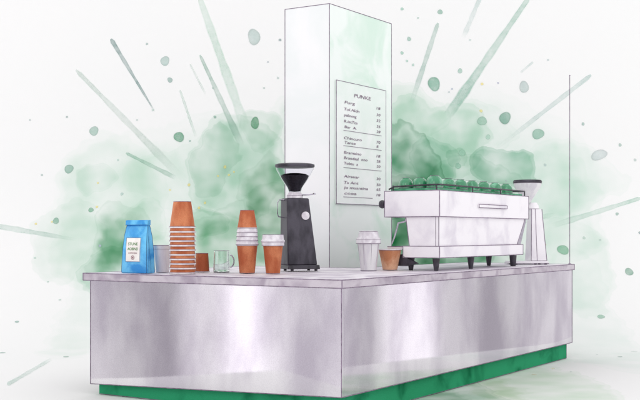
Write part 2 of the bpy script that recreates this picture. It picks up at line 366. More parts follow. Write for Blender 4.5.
    POOLS = [  # px, py, rx, ry, colour, alpha, softness, edge
        (190,215,150,90,(222,242,230),.65,.8,.1), (470,190,130,100,(224,242,232),.6,.6,.1),
        (105,215,56,80,(222,240,229),.65,.5,.15), (68,240,38,44,(212,233,220),.6,.35,.35), (85,330,34,40,(226,241,232),.5,.6,.2),
        (100,180,22,18,(200,228,212),.5,.4,.4), (115,275,28,28,(170,212,188),.7,.4,.4), (118,245,28,38,(96,172,128),.9,1.0,.05),
        (150,255,40,24,(190,222,204),.6,.8,.1), (180,180,56,34,(222,240,229),.5,.4,.4),
        (240,170,52,50,(172,214,190),.80,.55,.35), (215,165,22,30,(205,226,214),.6,.3,.8), (270,200,30,50,(98,170,124),.8,.8,.1),
        (258,130,22,20,(196,224,206),.6,.4,.4), (238,245,50,40,(100,176,130),.9,.9,.1), (270,232,34,44,(96,170,124),.7,.6,.1), (208,222,16,18,(150,204,172),.6,.4,.4),
        (140,225,26,20,(196,226,208),.5,.5,.3),
        (435,140,60,44,(186,224,202),.85,.5,.35), (410,110,34,30,(208,234,218),.6,.5,.4), (402,172,36,46,(70,156,114),1.0,.8,.5), (400,225,52,52,(34,140,86),1.0,.4,.2),
        (440,235,60,44,(60,156,108),.85,.5,.2), (470,180,52,26,(150,204,176),.7,.5,.3), (503,168,33,25,(146,200,174),.85,.35,.55), (470,265,70,22,(70,160,112),.8,.5,.2),
        (456,158,13,13,(190,222,204),.5,.3,1.0), (432,160,24,26,(168,212,192),.6,.4,.6),
        (545,215,60,60,(220,240,229),.6,.5,.3), (575,270,40,52,(224,241,231),.55,.4,.4), (560,180,60,36,(224,242,232),.6,.6,.3), (600,350,50,40,(232,244,238),.6,.5,.4),
        (540,382,60,30,(196,226,196),.65,.6,.3), (455,398,60,24,(150,196,166),.75,.5,.4), (500,390,30,18,(190,216,176),.5,.6,.2), (420,400,50,14,(140,190,160),.6,.5,.2),
        (470,130,40,30,(214,236,224),.5,.5,.4), (300,150,40,60,(206,232,216),.5,.6,.2)]
    for px, py, rx, ry, c, a, so, ed in POOLS:
        k = n('ShaderNodeGroup'); k.node_tree = gp
        u, v = hit(px, py)
        su = abs(hit(px+rx, py)[0]-hit(px-rx, py)[0])/2
        sv = max(abs(hit(px, py-ry)[1]-hit(px, py+ry)[1])/2, .02)
        l(cur, k.inputs['Base']); l(p3, k.inputs['Pos']); k.inputs['Center'].default_value = (u, v, 0); k.inputs['Inv'].default_value = (1/su, 1/sv, 0)
        k.inputs['Tint'].default_value = rgb(*c); k.inputs['Alpha'].default_value = a*.9; k.inputs['Soft'].default_value = so*.48; k.inputs['Edge'].default_value = .10+ed*.6
        l(mr.outputs[0], k.inputs['Mottle']); cur = k.outputs[0]
    l(cur, b.inputs['Base Color'])
    fine = noise(90, 4); bp = n('ShaderNodeBump'); bp.inputs['Strength'].default_value = .12; bp.inputs['Distance'].default_value = .004
    l(fine.outputs[0], bp.inputs['Height']); l(bp.outputs[0], b.inputs['Normal'])
    return m
def drop_mat():
    m = bpy.data.materials.new('splashed_paint'); m.use_nodes = True
    nt = m.node_tree; b = nt.nodes['Principled BSDF']; n = nt.nodes.new; l = nt.links.new
    b.inputs['Roughness'].default_value = .9; b.inputs['Specular IOR Level'].default_value = .05
    at = n('ShaderNodeAttribute'); at.attribute_name = 'pigment'; l(at.outputs['Color'], b.inputs['Base Color'])
    uv = n('ShaderNodeUVMap'); uv.uv_map = 'sheet'; no = n('ShaderNodeTexNoise'); no.inputs['Scale'].default_value = 16; no.inputs['Detail'].default_value = 3
    l(uv.outputs[0], no.inputs['Vector']); mr = n('ShaderNodeMapRange'); l(no.outputs[0], mr.inputs[0]); mr.inputs['From Min'].default_value = .3; mr.inputs['From Max'].default_value = .7
    mr.inputs['To Min'].default_value = .6; mr.inputs['To Max'].default_value = 1.0
    mu = n('ShaderNodeMath'); mu.operation = 'MULTIPLY'; l(at.outputs['Alpha'], mu.inputs[0]); l(mr.outputs[0], mu.inputs[1]); l(mu.outputs[0], b.inputs['Alpha'])
    return m
bd = MB.build(sheet, 'backdrop', [backdrop_mat(), drop_mat()], None, smooth=False)
bd.data.shade_smooth()
tag(bd, kind='structure')

# ------------------------------------------------------------------ counter frame
R_ = Vector((.5406, .8413)); L_ = Vector((-.8413, .5406)); ANG = math.atan2(.8413, .5406)
DC = F*(H-T)/(280-HZ); C0 = Vector(((342-320)/F*DC, DC))
def AB(a, b): return C0+R_*a+L_*b
def on_top(px, row):
    """point of the counter top seen there"""
    y = F*(H-T)/(row-HZ); return Vector(((px-320)/F*y, y, T))
def along(P, d, px):
    """distance from P along d at which column px is reached"""
    k = (px-320)/F; return (k*P.y-P.x)/(d.x-k*d.y)
def zrow(P, row): return H-(row-HZ)/F*P.y

LL = along(C0, L_, 83); LR = along(C0, R_, 574.5); W1, W2 = 1.62, .90
ink = .0026
bar = empty('bar_counter', (C0.x, C0.y, 0), ANG, 'L-shaped bar counter clad in brushed steel with a green plinth', 'counter')
# local frame: x runs along the right wing, y along the left wing
m = MB(); t0 = T-.043
m.prism([(0,0),(LR,0),(LR,W2),(W1,W2),(W1,LL),(0,LL)], t0, T, 0)
for f in m.bm.faces:
    if abs(f.normal.z) < .5: pass
m.bm.normal_update()
for f in m.bm.faces: f.material_index = 0 if f.normal.z > .5 or f.normal.z < -.5 else 2
for z in (t0+.001, T-.001):
    m.line((0,0,z),(LR,0,z),ink,1); m.line((0,0,z),(0,LL,z),ink,1)
    m.line((LR,0,z),(LR,W2,z),ink,1); m.line((0,LL,z),(W1,LL,z),ink,1)
m.line((W1,LL,T),(W1,W2,T),ink*.8,1); m.line((W1,W2,T),(LR,W2,T),ink*.8,1)
m.line((0,0,t0),(0,0,T),ink,1); m.line((LR,0,t0),(LR,0,T),ink,1); m.line((0,LL,t0),(0,LL,T),ink,1)
m.build('countertop', [M['steel_top'], M['ink'], M['steel_edge']], bar)
pL = LL-.052; pR = LR-.030; zb0, zb1 = .121, .064; g0 = .008; th = .022; zt = t0-.002
m = MB()   # left front panel
m.hexa([(g0,g0,zb0),(g0+th,g0,zb0),(g0+th,pL,zb1),(g0,pL,zb1),(g0,g0,zt),(g0+th,g0,zt),(g0+th,pL,zt),(g0,pL,zt)])
m.line((g0,g0,zb0),(g0,pL,zb1),ink,1); m.line((g0,pL,zb1),(g0,pL,zt),ink,1); m.line((g0,g0,zb0),(g0,g0,zt),ink,1)
m.build('front_panel', [M['steel'], M['ink']], bar)
m = MB()   # right front panel
m.hexa([(g0+th+.001,g0,zb0),(pR,g0,zb0),(pR,g0+th,zb0),(g0+th+.001,g0+th,zb0),(g0+th+.001,g0,zt),(pR,g0,zt),(pR,g0+th,zt),(g0+th+.001,g0+th,zt)])
m.line((g0,g0,zb0),(pR,g0,zb0),ink,1); m.line((pR,g0,zb0),(pR,g0,zt),ink,1)
m.build('front_panel', [M['steel'], M['ink']], bar)
m = MB()   # end and rear panels
m.hexa([(g0+th,pL-th,zb1+.004),(W1-.04,pL-th,zb1+.004),(W1-.04,pL,zb1+.004),(g0+th,pL,zb1+.004),(g0+th,pL-th,zt),(W1-.04,pL-th,zt),(W1-.04,pL,zt),(g0+th,pL,zt)])
m.build('end_panel', [M['steel']], bar)
m = MB(); m.box(pR-th,pR,g0+th+.001,W2-.04,zb0,zt); m.build('end_panel', [M['steel']], bar)
m = MB(); m.box(W1-.06,W1-.041,W2-.04,pL-th-.001,zb0,zt); m.box(W1-.04,pR-th-.001,W2-.06,W2-.041,zb0,zt); m.build('rear_panel', [M['steel_edge']], bar)
m = MB(); q = .045
m.prism([(q,q),(pR-.02,q),(pR-.02,W2-.09),(W1-.09,W2-.09),(W1-.09,pL-.035),(q,pL-.035)], 0.002, .20)
m.line((q,q,.004),(pR-.02,q,.004),ink*.7,1); m.line((q,q,.004),(q,pL-.035,.004),ink*.7,1); m.line((pR-.02,q,.004),(pR-.02,q,.14),ink*.7,1)
m.build('plinth', [M['plinth'], M['ink']], bar)

# ------------------------------------------------------------------ pillar and menu
pb = on_top(329.5, 266.3); PC = Vector((pb.x, pb.y))
bw = along(PC, L_, 285); aw = along(PC, R_, 391.5)
ztop = zrow(PC, 3.5)
pil = empty('pillar', (PC.x, PC.y, 0), ANG, 'tall white square pillar standing behind the counter, right side washed pale green', 'pillar')
m = MB(); m.box(0, aw, 0, bw, 0.003, ztop, 0)
m.bm.normal_update()
for f in m.bm.faces:
    if f.normal.y < -.5: f.material_index = 1
for a, b in ((0,0),(aw,0),(0,bw),(aw,bw)): m.line((a,b,.01),(a,b,ztop),ink*1.05,2)
m.loop([(0,0,ztop),(aw,0,ztop),(aw,bw,ztop),(0,bw,ztop)], ink*1.05, 2)
m.build('shaft', [M['plaster'], M['plaster_green'], M['ink']], pil, smooth=False)

def text_mesh(s, width, height, shear=0.12, align='L'):
    cu = bpy.data.curves.new('lettering', 'FONT'); cu.body = s; cu.size = 1; cu.shear = shear; cu.resolution_u = 3; cu.offset = .010
    to = bpy.data.objects.new('lettering', cu); COL.objects.link(to)
    bpy.context.view_layer.update()
    me = bpy.data.meshes.new_from_object(to.evaluated_get(bpy.context.evaluated_depsgraph_get()))
    bpy.data.objects.remove(to); bpy.data.curves.remove(cu)
    xs = [v.co.x for v in me.vertices]; ys = [v.co.y for v in me.vertices]
    sx = width/(max(xs)-min(xs)); sy = height/.72
    x0 = min(xs)
    return me, x0, sx, sy
def add_text(mb, s, place, width, height, mi=0, shear=.12):
    """place(x, y) -> local point; letters start at x=0, baseline y=0"""
    me, x0, sx, sy = text_mesh(s, width, height, shear)
    vs_ = [mb.bm.verts.new(place((v.co.x-x0)*sx, v.co.y*sy)) for v in me.vertices]
    for p in me.polygons:
        try:
            f = mb.bm.faces.new([vs_[i] for i in p.vertices]); f.material_index = mi
        except ValueError: pass
    bpy.data.meshes.remove(me)
def pa(px): return along(PC, R_, px)
def pz(px, row): return zrow(PC+R_*pa(px), row)
a0, a1 = pa(335), pa(384.5); z1 = pz(335, 80); z0 = pz(335, 203.5)
MP = PC+R_*a0
menu = empty('menu_board', (MP.x, MP.y, z0), ANG, 'white drinks menu with four lists and prices on the right side of the pillar', 'menu')
m = MB(); m.box(0, a1-a0, -.012, -.002, 0, z1-z0, 0)
m.loop([(0,-.012,0),(a1-a0,-.012,0),(a1-a0,-.012,z1-z0),(0,-.012,z1-z0)], ink*.9, 1)
mb_board = mat('menu_paper', (247,250,249), (236,245,240), scale=4, rough=.9, grain=.01, spec=.1)
m.build('board', [mb_board, M['ink']], menu, smooth=False)
def mz(px, row): return pz(px, row)-z0
def ma(px): return pa(px)-a0
def line_text(mb, s, x0, x1, row, h):
    zz = mz(x0, row); aa = ma(x0)
    add_text(mb, s, lambda x, y: (aa+x, -.0142, zz+y), ma(x1)-aa, h)
m = MB(); line_text(m, 'PUNKE', 352.6, 369.5, 97.3, .026); m.build('heading', [M['text']], menu, smooth=False)
rows = [('Purg',343,354,103.4),('Tol.Aldn',342.5,358.5,110.2),('palinong',342.5,355.5,116.2),('R.istTta',342.5,356.5,122.4),('Bar  A.',343,355.5,128),
        ('Chincuro',342.5,361,139),('Tanae',343,354.5,143.6),('Bramaino',342.5,360.5,153.6),('Brandaal  ono',342.5,367,159),('Tobtu  a',342.5,357,164.4),
        ('Airauar',342.3,358.5,177.4),('Ts Ant',342.3,357.5,183.6),('jo muantina',342.3,367.5,188.6),('ccoa',342.8,355.5,194.4)]
for s, x0, x1, r in rows:
    m = MB(); line_text(m, s, x0, x0+(x1-x0)*.96, r, .020); m.build('menu_line', [M['text']], menu, smooth=False)
pr = ['18','30','32','25','28','70','8','18','28','20','30','50','65','18']
for (s, x0, x1, r), p in zip(rows, pr):
    zz = mz(x0, r); aa = ma(375); m = MB()
    add_text(m, p, lambda x, y: (aa+x, -.0142, zz+y), (ma(379.3)-aa)*(.45 if len(p) == 1 else .9), .020)
    m.build('price', [M['text']], menu, smooth=False)
for x0, x1, r in ((342,380,130.3),(342,380,145.6),(342,380,167.5),(342,371,196.8)):
    m = MB(); m.line((ma(x0),-.0135,mz(x0,r)),(ma(x1),-.0135,mz(x0,r)),.0017,0)
    m.build('ruled_line', [M['ink']], menu)

# ------------------------------------------------------------------ cups and lids
def cup_prof(rb, rt, h, th=.0022):     # open cup, base ring at z=0, rim at h
    return [(1e-4,.006),(rb-.004,.006),(rb-.003,0),(rb,0),(rb+(rt-rb)*.5,h*.5),(rt,h-.002),(rt-th,h-.002),(rb-th,.009),(1e-4,.009)]
def inverted(prof, h): return [(r, h-z) for r, z in prof]
def cup_mesh(name, rb, rt, h, m_body, inv=False, parent=None, rim=.0046, outline=True):
    mb = MB()
    P = cup_prof(rb, rt, h)
    zf = (lambda z: h-z) if inv else (lambda z: z)
    mb.lathe([(r, zf(z)) for r, z in P], m=0, n=48)
    mb.ring(rt+.0008, zf(h-.003), rim, 1, n=48)            # rolled lip
    if outline:
        mb.ring(rb+.0002, zf(.0015), .0012, 2, n=48)
        mb.ring(rt+rim*.6, zf(h-.003-rim*1.1), .0011, 2, n=48)
    return mb.build(name, [m_body, M['rim'], M['ink']], parent)

# tall stack of upturned kraft cups
P = on_top(182.5, 274); sx = P.y/F
rt = 12.6*sx; rb = 8.8*sx; ch = 26.5*sx; pitch = 4.55*sx
c0 = cup_mesh('paper_cup', rb, rt, ch, M['kraft'], inv=True)
n_st = 11
ordn = ['bottom', 'second', 'third', 'fourth', 'fifth', 'sixth', 'seventh', 'eighth', 'ninth', 'tenth']
for i in range(n_st):
    o = c0 if i == 0 else c0.copy()
    if i: COL.objects.link(o)
    o.location = (P.x+random.uniform(-.0012,.0012), P.y+random.uniform(-.001,.001), T+.003+i*pitch); o.rotation_euler = (0, 0, random.random()*6)
    if i == 0: lb = 'upturned kraft cup at the very bottom of the tall cup stack'
    elif i == n_st-1: lb = 'upturned brown kraft cup on top of the tall stack, shown whole'
    else: lb = 'upturned kraft cup, %s from the bottom of the tall stack' % ordn[i]
    tag(o, lb, 'paper cup', 'upturned kraft cups in the tall stack')
# small kraft cup
P = on_top(202, 272.6); sx = P.y/F
o = cup_mesh('paper_cup', 6.2*sx, 7.4*sx, 19*sx, M['kraft'], inv=True, rim=.0015); o.location = (P.x, P.y, T+.003)
tag(o, 'small upturned brown cup between the tall cup stack and the glass mug', 'paper cup')
# second stack
P = on_top(247.2, 273.6); sx = P.y/F
o = cup_mesh('paper_cup', 7.6*sx, 10.3*sx, 28.6*sx, M['kraft'], rim=.003); o.location = (P.x, P.y, T+.003)
tag(o, 'upright brown paper cup carrying white lids and an upturned cup', 'paper cup')
zz = T+.003+28.6*sx
def lid_mb(R, h, n=44):
    mb = MB()
    mb.lathe([(1e-4,h*.75),(R*.80,h*.75),(R*.82,h),(R*.93,h),(R*.97,h*.55),(R,h*.4),(R*1.02,h*.2),(R,0),(R-.003,0),(R*.93,h*.5),(R*.78,h*.68),(1e-4,h*.68)], m=0, n=n)
    mb.ring(R*1.015, h*.12, .0013, 1, n=n); mb.ring(R*.935, h*.98, .0009, 1, n=n)
    return mb
ld0 = lid_mb(11.2*sx, 4.7*sx).build('cup_lid', [M['lid'], M['ink']])
wl = ['lowest white cup lid, sitting on the brown paper cup', 'second white lid from the bottom between the two brown cups', 'third white lid from the bottom between the two brown cups', 'topmost white lid, right under the upturned brown cup']
for i in range(4):
    o = ld0 if i == 0 else ld0.copy()
    if i: COL.objects.link(o)
    o.location = (P.x, P.y, zz-.004+i*4.1*sx); o.scale = (1-.025*i, 1-.025*i, 1)
    tag(o, wl[i], 'lid', 'white lids stacked between brown cups')
zz += 4*4.1*sx-.002
o = cup_mesh('paper_cup', 6.9*sx, 9.8*sx, 18.4*sx, M['kraft'], inv=True, rim=.0018); o.location = (P.x, P.y, zz)
tag(o, 'upturned brown cup resting on the stack of four white lids', 'paper cup')
# lidded kraft cup
P = on_top(273, 274); sx = P.y/F
tk = empty('takeaway_cup', (P.x, P.y, T+.003), .3, 'brown takeaway cup with a white lid in front of the black grinder', 'takeaway cup')
cup_mesh('cup_body', 7*sx, 10*sx, 29.5*sx, M['kraft'], parent=tk, rim=.002)
mb = MB(); R = 11.4*sx; h0 = 27.5*sx
mb.lathe([(1e-4,9*sx),(R*.78,9*sx),(R*.80,11.4*sx),(R*.91,11.4*sx),(R*.96,6.4*sx),(R*1.03,5.8*sx),(R*1.05,4*sx),(R*.99,3.2*sx),(R*.985,.2*sx),(R*.93,0),(R*.90,5*sx),(R*.7,8*sx),(1e-4,8*sx)], cz=h0, m=0, n=48)
mb.ring(R*1.045, h0+4.2*sx, .0013, 1, n=48); mb.ring(R*.985, h0+.3*sx, .0013, 1, n=48); mb.ring(R*.91, h0+11.3*sx, .0012, 1, n=48)
mb.build('lid', [M['lid'], M['ink']], tk)

# clear beaker
P = on_top(162.5, 272.8); sx = P.y/F
mb = MB(); rt, rb, hh = 9.2*sx, 6.4*sx, 27*sx
mb.lathe([(1e-4,0),(rb,0),(rt,hh),(rt-.003,hh),(rb-.003,.006),(1e-4,.006)], n=48)
mb.ring(rt, hh, .0016, 1, n=48); mb.ring(rt*.985, hh*.86, .0009, 1, n=48); mb.ring(rb, .002, .0015, 1, n=48)
o = mb.build('plastic_cup', [M['clear_plastic'], M['ink_soft']]); o.location = (P.x, P.y, T+.003)
tag(o, 'clear empty plastic cup between the blue bag and the tall stack', 'plastic cup')

# glass mug
P = on_top(221.5, 272.8); sx = P.y/F
mug = empty('glass_mug', (P.x, P.y, T+.003), 0, 'small clear glass mug with a side handle', 'mug')
mb = MB(); R = 8.3*sx; hh = 21.5*sx
mb.lathe([(1e-4,0),(R*.88,0),(R*.98,.006),(R,hh*.2),(R*.94,hh*.8),(R*.93,hh),(R*.93-.005,hh),(R*.94-.006,hh*.8),(R-.006,hh*.2),(R*.85,.012),(1e-4,.012)], n=48)
mb.ring(R*.925, hh, .0016, 1, n=48); mb.ring(R*.93, .002, .0016, 1, n=48)
mb.build('mug_body', [M['glass'], M['ink_soft']], mug)
mb = MB(); pts = []
for k in range(15):
    t = math.radians(-80+160*k/14); pts.append((R*.93+4.8*sx*math.cos(t)*1.0, 0, hh*.52+hh*.30*math.sin(t)))
mb.tube(pts, .0042, 0, n=10); mb.build('handle', [M['chrome']], mug)

# ------------------------------------------------------------------ coffee bag
P = on_top(146.8, 273.7); BP = Vector((P.x, P.y)); sx = P.y/F
W = along(BP, L_, 121.3); Dp = along(BP, R_, 154.6); bh = 53.5*sx
bag = empty('coffee_bag', (P.x, P.y, T+.002), ANG, 'bright blue coffee bag with a white label and folded top', 'coffee bag')
# local: x = depth (away), y = width (to the left)
mb = MB(); rs = []
def bagring(z, d0, d1, w0, w1, pin):
    """front at x=d0, back x=d1, from y=w0 to w1, gusset pinch pin"""
    dm = (d0+d1)/2; b_ = .004*min(1, (d1-d0)/.03)
    bulge = -.006*math.sin(math.pi*min(1, z/bh))
    return [(d0,w0+b_,z),(d0+bulge,w0+(w1-w0)*.3,z),(d0+bulge*1.2,w0+(w1-w0)*.55,z),(d0+bulge,w0+(w1-w0)*.8,z),(d0,w1-b_,z),(d0+b_,w1,z),(dm,w1-pin,z),(d1-b_,w1,z),(d1,w1-b_,z),
            (d1-bulge,w0+(w1-w0)*.6,z),(d1-bulge,w0+(w1-w0)*.3,z),(d1,w0+b_,z),(d1-b_,w0,z),(dm,w0+pin,z),(d0+b_,w0,z)]
for t, dd, ww, pin in ((0,1,0,0),(.03,1.02,-.02,.001),(.2,1.0,0,.003),(.45,.9,.02,.008),(.7,.66,.05,.016),(.86,.36,.09,.018),(.91,.14,.10,.010),(.93,.09,.10,.004)):
    d = Dp*dd; c = Dp*.5+Dp*.02
    rs.append(bagring(t*bh, c-d/2, c+d/2, W*ww*.7, W*(1-ww*.9), pin))
mb.rings(rs, 0)
mb.line(rs[1][0], rs[0][0], .001, 1)
for i in range(len(rs)-1):
    mb.line(rs[i][0], rs[i+1][0], .0013, 1); mb.line(rs[i][13], rs[i+1][13], .0010, 1); mb.line(rs[i][12], rs[i+1][12], .0013, 1); mb.line(rs[i][4], rs[i+1][4], .0013, 1)
for k in (0,1,2,3): mb.line(rs[0][k], rs[0][k+1], .0013, 1)
M['blue_line'] = mat('bag_seam', (30,84,140), var=.1, rough=.6, bump=0)
mb.build('pouch', [M['blue'], M['blue_line']], bag)
mb = MB(); c = Dp*.52; y0_, y1_ = W*.055, W*.915
for (xa, xb, za, zb_) in ((c-.017, c-.006, .905, .995), (c-.006, c+.010, .90, 1.0)):
    mb.hexa([(xa,y0_,za*bh),(xb,y0_,za*bh),(xb,y1_,za*bh),(xa,y1_,za*bh),(xa+.002,y0_,zb_*bh),(xb,y0_,zb_*bh),(xb,y1_,zb_*bh),(xa+.002,y1_,zb_*bh)])
mb.line((c-.018,y0_,.905*bh),(c-.018,y1_,.905*bh),.0014,1)
mb.build('folded_top', [M['blue'], M['blue_line']], bag, bevel=.003)
# label sheet follows the slope of the front
def fx(z):
    t = z/bh; pts = ((.03,1.02),(.2,1.0),(.45,.9),(.7,.66),(.86,.36))
    for (ta, da), (tb, db) in zip(pts, pts[1:]):
        if t <= tb: return Dp*.52-Dp*(da+(db-da)*(t-ta)/(tb-ta))/2
    return 0
def lab(y, z, o=.0): return (fx(z)-.0085-o, y, z)
mb = MB(); ya, yb = W*.25, W*.80; za, zb_ = 11.5*sx, 35.5*sx
nz = 10
for i in range(nz):
    z_a = za+(zb_-za)*i/nz; z_b = za+(zb_-za)*(i+1)/nz
    mb.hexa([lab(ya,z_a,0),lab(ya,z_a,-.006),lab(yb,z_a,-.006),lab(yb,z_a,0),lab(ya,z_b,0),lab(ya,z_b,-.006),lab(yb,z_b,-.006),lab(yb,z_b,0)])
bmesh.ops.remove_doubles(mb.bm, verts=mb.bm.verts[:], dist=1e-6)
cs = [lab(ya,za,.0005), lab(yb,za,.0005), lab(yb,zb_,.0005), lab(ya,zb_,.0005)]
for a_, b_ in ((0,1),(2,3)): mb.line(cs[a_], cs[b_], .0009, 1)
for yy in (ya, yb):
    for i in range(nz): mb.line(lab(yy,za+(zb_-za)*i/nz,.0005), lab(yy,za+(zb_-za)*(i+1)/nz,.0005), .0009, 1)
mb.build('label', [M['label'], M['blue_line']], bag)
mb = MB()
def lt(s, yl, yr, z, h, mi): add_text(mb, s, lambda x, y: lab(yl-x, z+y, .0012), yl-yr, h, mi, 0)
lt('STUNE', W*.72, W*.35, 28*sx, 2.8*sx, 0); lt('AOBIND', W*.74, W*.32, 23*sx, 2.8*sx, 0); lt('COFFEE BEAN', W*.70, W*.36, 19.4*sx, 1.5*sx, 1)
cy_, cz_, rr0 = W*.52, 15.6*sx, 2.2*sx
for k in range(24):
    t1, t2 = 2*math.pi*k/24, 2*math.pi*(k+1)/24
    for ra, rb_ in ((0.02, .45), (.7, 1.0)):
        mb.face([lab(cy_+rr0*ra*math.cos(t1), cz_+rr0*ra*math.sin(t1), .0012), lab(cy_+rr0*rb_*math.cos(t1), cz_+rr0*rb_*math.sin(t1), .0012),
                 lab(cy_+rr0*rb_*math.cos(t2), cz_+rr0*rb_*math.sin(t2), .0012), lab(cy_+rr0*ra*math.cos(t2), cz_+rr0*ra*math.sin(t2), .0012)], 1)
mb.build('lettering', [M['green_ink'], M['rose_ink']], bag, smooth=False)

# ------------------------------------------------------------------ black grinder
P = on_top(300, 271.2); sx = P.y/F
gr = empty('coffee_grinder', (P.x, P.y, T+.002), math.radians(20), 'black coffee grinder with a clear hopper of dark beans', 'coffee grinder')
def frustum(mb, w0, d0, w1, d1, z0, z1, x0=0, x1=0, y0=0, y1=0, m=0):
    mb.hexa([(x0-w0,y0-d0,z0),(x0+w0,y0-d0,z0),(x0+w0,y0+d0,z0),(x0-w0,y0+d0,z0),(x1-w1,y1-d1,z1),(x1+w1,y1-d1,z1),(x1+w1,y1+d1,z1),(x1-w1,y1+d1,z1)], m)
mb = MB(); frustum(mb, 15.5*sx, 13*sx, 11.6*sx, 10*sx, 6*sx, 72.5*sx, -1.5*sx, -5.5*sx)
mb.build('housing', [M['black']], gr, bevel=.008)
mb = MB(); frustum(mb, 16.8*sx, 14.5*sx, 16.4*sx, 14*sx, 2*sx, 6.2*sx, -.5*sx, -.5*sx); mb.build('base_plate', [M['dark']], gr, bevel=.004)
for a_, b_ in ((-12,-11),(13,-11),(13,11),(-12,11)):
    mb = MB(); mb.lathe([(1e-4,0),(.009,0),(.010,2.2*sx),(1e-4,2.2*sx)], a_*sx, b_*sx, 0, n=16); mb.build('foot', [M['dark']], gr)
hx = -5.5*sx
mb = MB(); mb.lathe([(1e-4,72.6*sx),(8*sx,72.6*sx),(8*sx,75*sx),(6.2*sx,78.5*sx),(1e-4,78.5*sx)], hx, 0, n=36); mb.ring(8*sx,75*sx,.0014,1,hx); mb.build('collar', [M['lid'], M['ink']], gr)
mb = MB(); hz0, hz1 = 78.6*sx, 103.5*sx
prof = [(6*sx,hz0),(7.5*sx,83*sx),(13.5*sx,92*sx),(18.6*sx,101*sx),(19*sx,hz1)]
mb.lathe(prof+[(r-.003, z+.001) for r, z in prof[::-1]], hx, 0, n=48); 
hop = mb.build('hopper', [M['glass_smoke']], gr)
mb = MB(); mb.lathe([(1e-4,79*sx),(5.6*sx,79.4*sx),(7*sx,83.2*sx),(12.6*sx,91.6*sx),(14.2*sx,95*sx),(11*sx,96.8*sx),(5*sx,97.6*sx),(1e-4,97.8*sx)], hx, 0, n=48); mb.build('coffee_beans', [M['beans']], gr)
mb = MB(); mb.lathe([(1e-4,104*sx),(19*sx,103.2*sx),(19.8*sx,104*sx),(19.8*sx,106*sx),(17*sx,107*sx),(1e-4,107.6*sx)], hx, 0, n=48); mb.build('hopper_lid', [M['black']], gr)
mb = MB()
pts = [(hx+R__*math.cos(t), R__*math.sin(t), 0) for R__, t in ()]
# dial on the front, facing the viewer
dz = 55*sx; mb.rings([[(1.8*sx+4.1*sx*math.cos(t), y, dz+4.1*sx*math.sin(t)) for t in [2*math.pi*k/28 for k in range(28)]] for y in (-14.4*sx*.85, -10*sx)], 0)
mb.build('dial', [M['lid']], gr, bevel=.001)
mb = MB(); mb.tube([(hx+5*sx,-4*sx,76*sx),(hx+12*sx,-6*sx,76*sx),(hx+17*sx,-7*sx,76.6*sx)], .0042, 0); mb.lathe([(1e-4,-.006),(.010,-.004),(.011,.002),(.007,.006),(1e-4,.007)], hx+18*sx, -7*sx, 76.8*sx, n=16); mb.build('lever', [M['chrome']], gr)
mb = MB(); x_ = hx-11.4*sx
mb.tube([(x_,-3*sx,70.5*sx),(x_-6*sx,-4*sx,70.8*sx),(x_-8*sx,-4.4*sx,68*sx),(x_-8.2*sx,-4.4*sx,57*sx),(x_-7*sx,-4.2*sx,54*sx),(x_-.5*sx,-3*sx,53*sx)], .0034, 0); mb.build('filter_fork', [M['chrome']], gr)

# ------------------------------------------------------------------ right side cups
P = on_top(368.5, 271); sx = P.y/F
cc = empty('takeaway_cup', (P.x, P.y, T+.002), 0, 'white translucent takeaway cup with a domed lid in front of the pillar', 'takeaway cup')
mb = MB(); rt, rb, hh = 11.2*sx, 7.8*sx, 29*sx
mb.lathe([(1e-4,0),(rb,0),(rt,hh),(rt-.003,hh),(rb-.003,.006),(1e-4,.006)], n=48); mb.ring(rb, .002, .0020, 1, n=48)
for k in range(8):
    t = 2*math.pi*k/8+.25; mb.line((rb*1.0*math.cos(t), rb*math.sin(t), .01), (rt*.99*math.cos(t), rt*.99*math.sin(t), hh*.92), .0009, 1)
mb.build('cup_body', [M['clear_plastic'], M['ink_soft']], cc)
mb = MB(); 
mb.lathe([(rt*.98,27*sx),(rt*1.1,27.4*sx),(rt*1.11,31*sx),(rt*1.04,32.5*sx),(rt*.93,34*sx),(rt*.86,38.5*sx),(rt*.7,40*sx),(rt*.3,39.4*sx),(1e-4,39.2*sx),(1e-4,38.4*sx),(rt*.68,39*sx),(rt*.82,37.8*sx),(rt*.9,33.5*sx),(rt*.98,31*sx)], n=48)
mb.ring(rt*1.1, 27.4*sx, .0016, 1, n=48); mb.ring(rt*1.1, 31.4*sx, .0013, 1, n=48); mb.ring(rt*.8, 39.2*sx, .0013, 1, n=48)
mb.build('lid', [M['lid'], M['ink']], cc)
P = on_top(390, 270.4); sx = P.y/F
kc = cup_mesh('paper_cup', 7.2*sx, 11.4*sx, 21*sx, M['kraft_pale'], rim=.0036); kc.location = (P.x, P.y, T+.003)
tag(kc, 'pale tan cup with a white rim under the espresso machine end', 'paper cup')

# ------------------------------------------------------------------ espresso machine
MC = None
b_m = .16
k = (439.7-320)/F
P0 = AB(0, b_m); a_m = (k*P0.y-P0.x)/(R_.x-k*R_.y); MC = AB(a_m, b_m)
sx = MC.y/F; base_row = HZ+(H-T)/MC.y*F
def mzr(row): return zrow(MC, row)-T
ml = along(MC, R_, 528.5); mw = along(MC, L_, 384.6)
bA = along(MC, L_, 405); bA2 = along(MC, L_, 408.5); bT = along(MC, L_, 403)
rA = along(MC, R_, 526.5); rA2 = along(MC, R_, 518.5); rT = along(MC, R_, 523)
em = empty('espresso_machine', (MC.x, MC.y, T), ANG, 'long white espresso machine on black feet with cups on top', 'espresso machine')
zt_, zb_, zc, zd = mzr(190), mzr(216.5), mzr(246), mzr(258)
mb = MB(); mb.box(0, ml, 0, mw, zb_, zt_, 0)
lp = lambda a_, b_, z_: (a_, b_, z_)
for z_ in (zb_, zt_): mb.loop([lp(0,0,z_),lp(ml,0,z_),lp(ml,mw,z_),lp(0,mw,z_)], ink, 1)
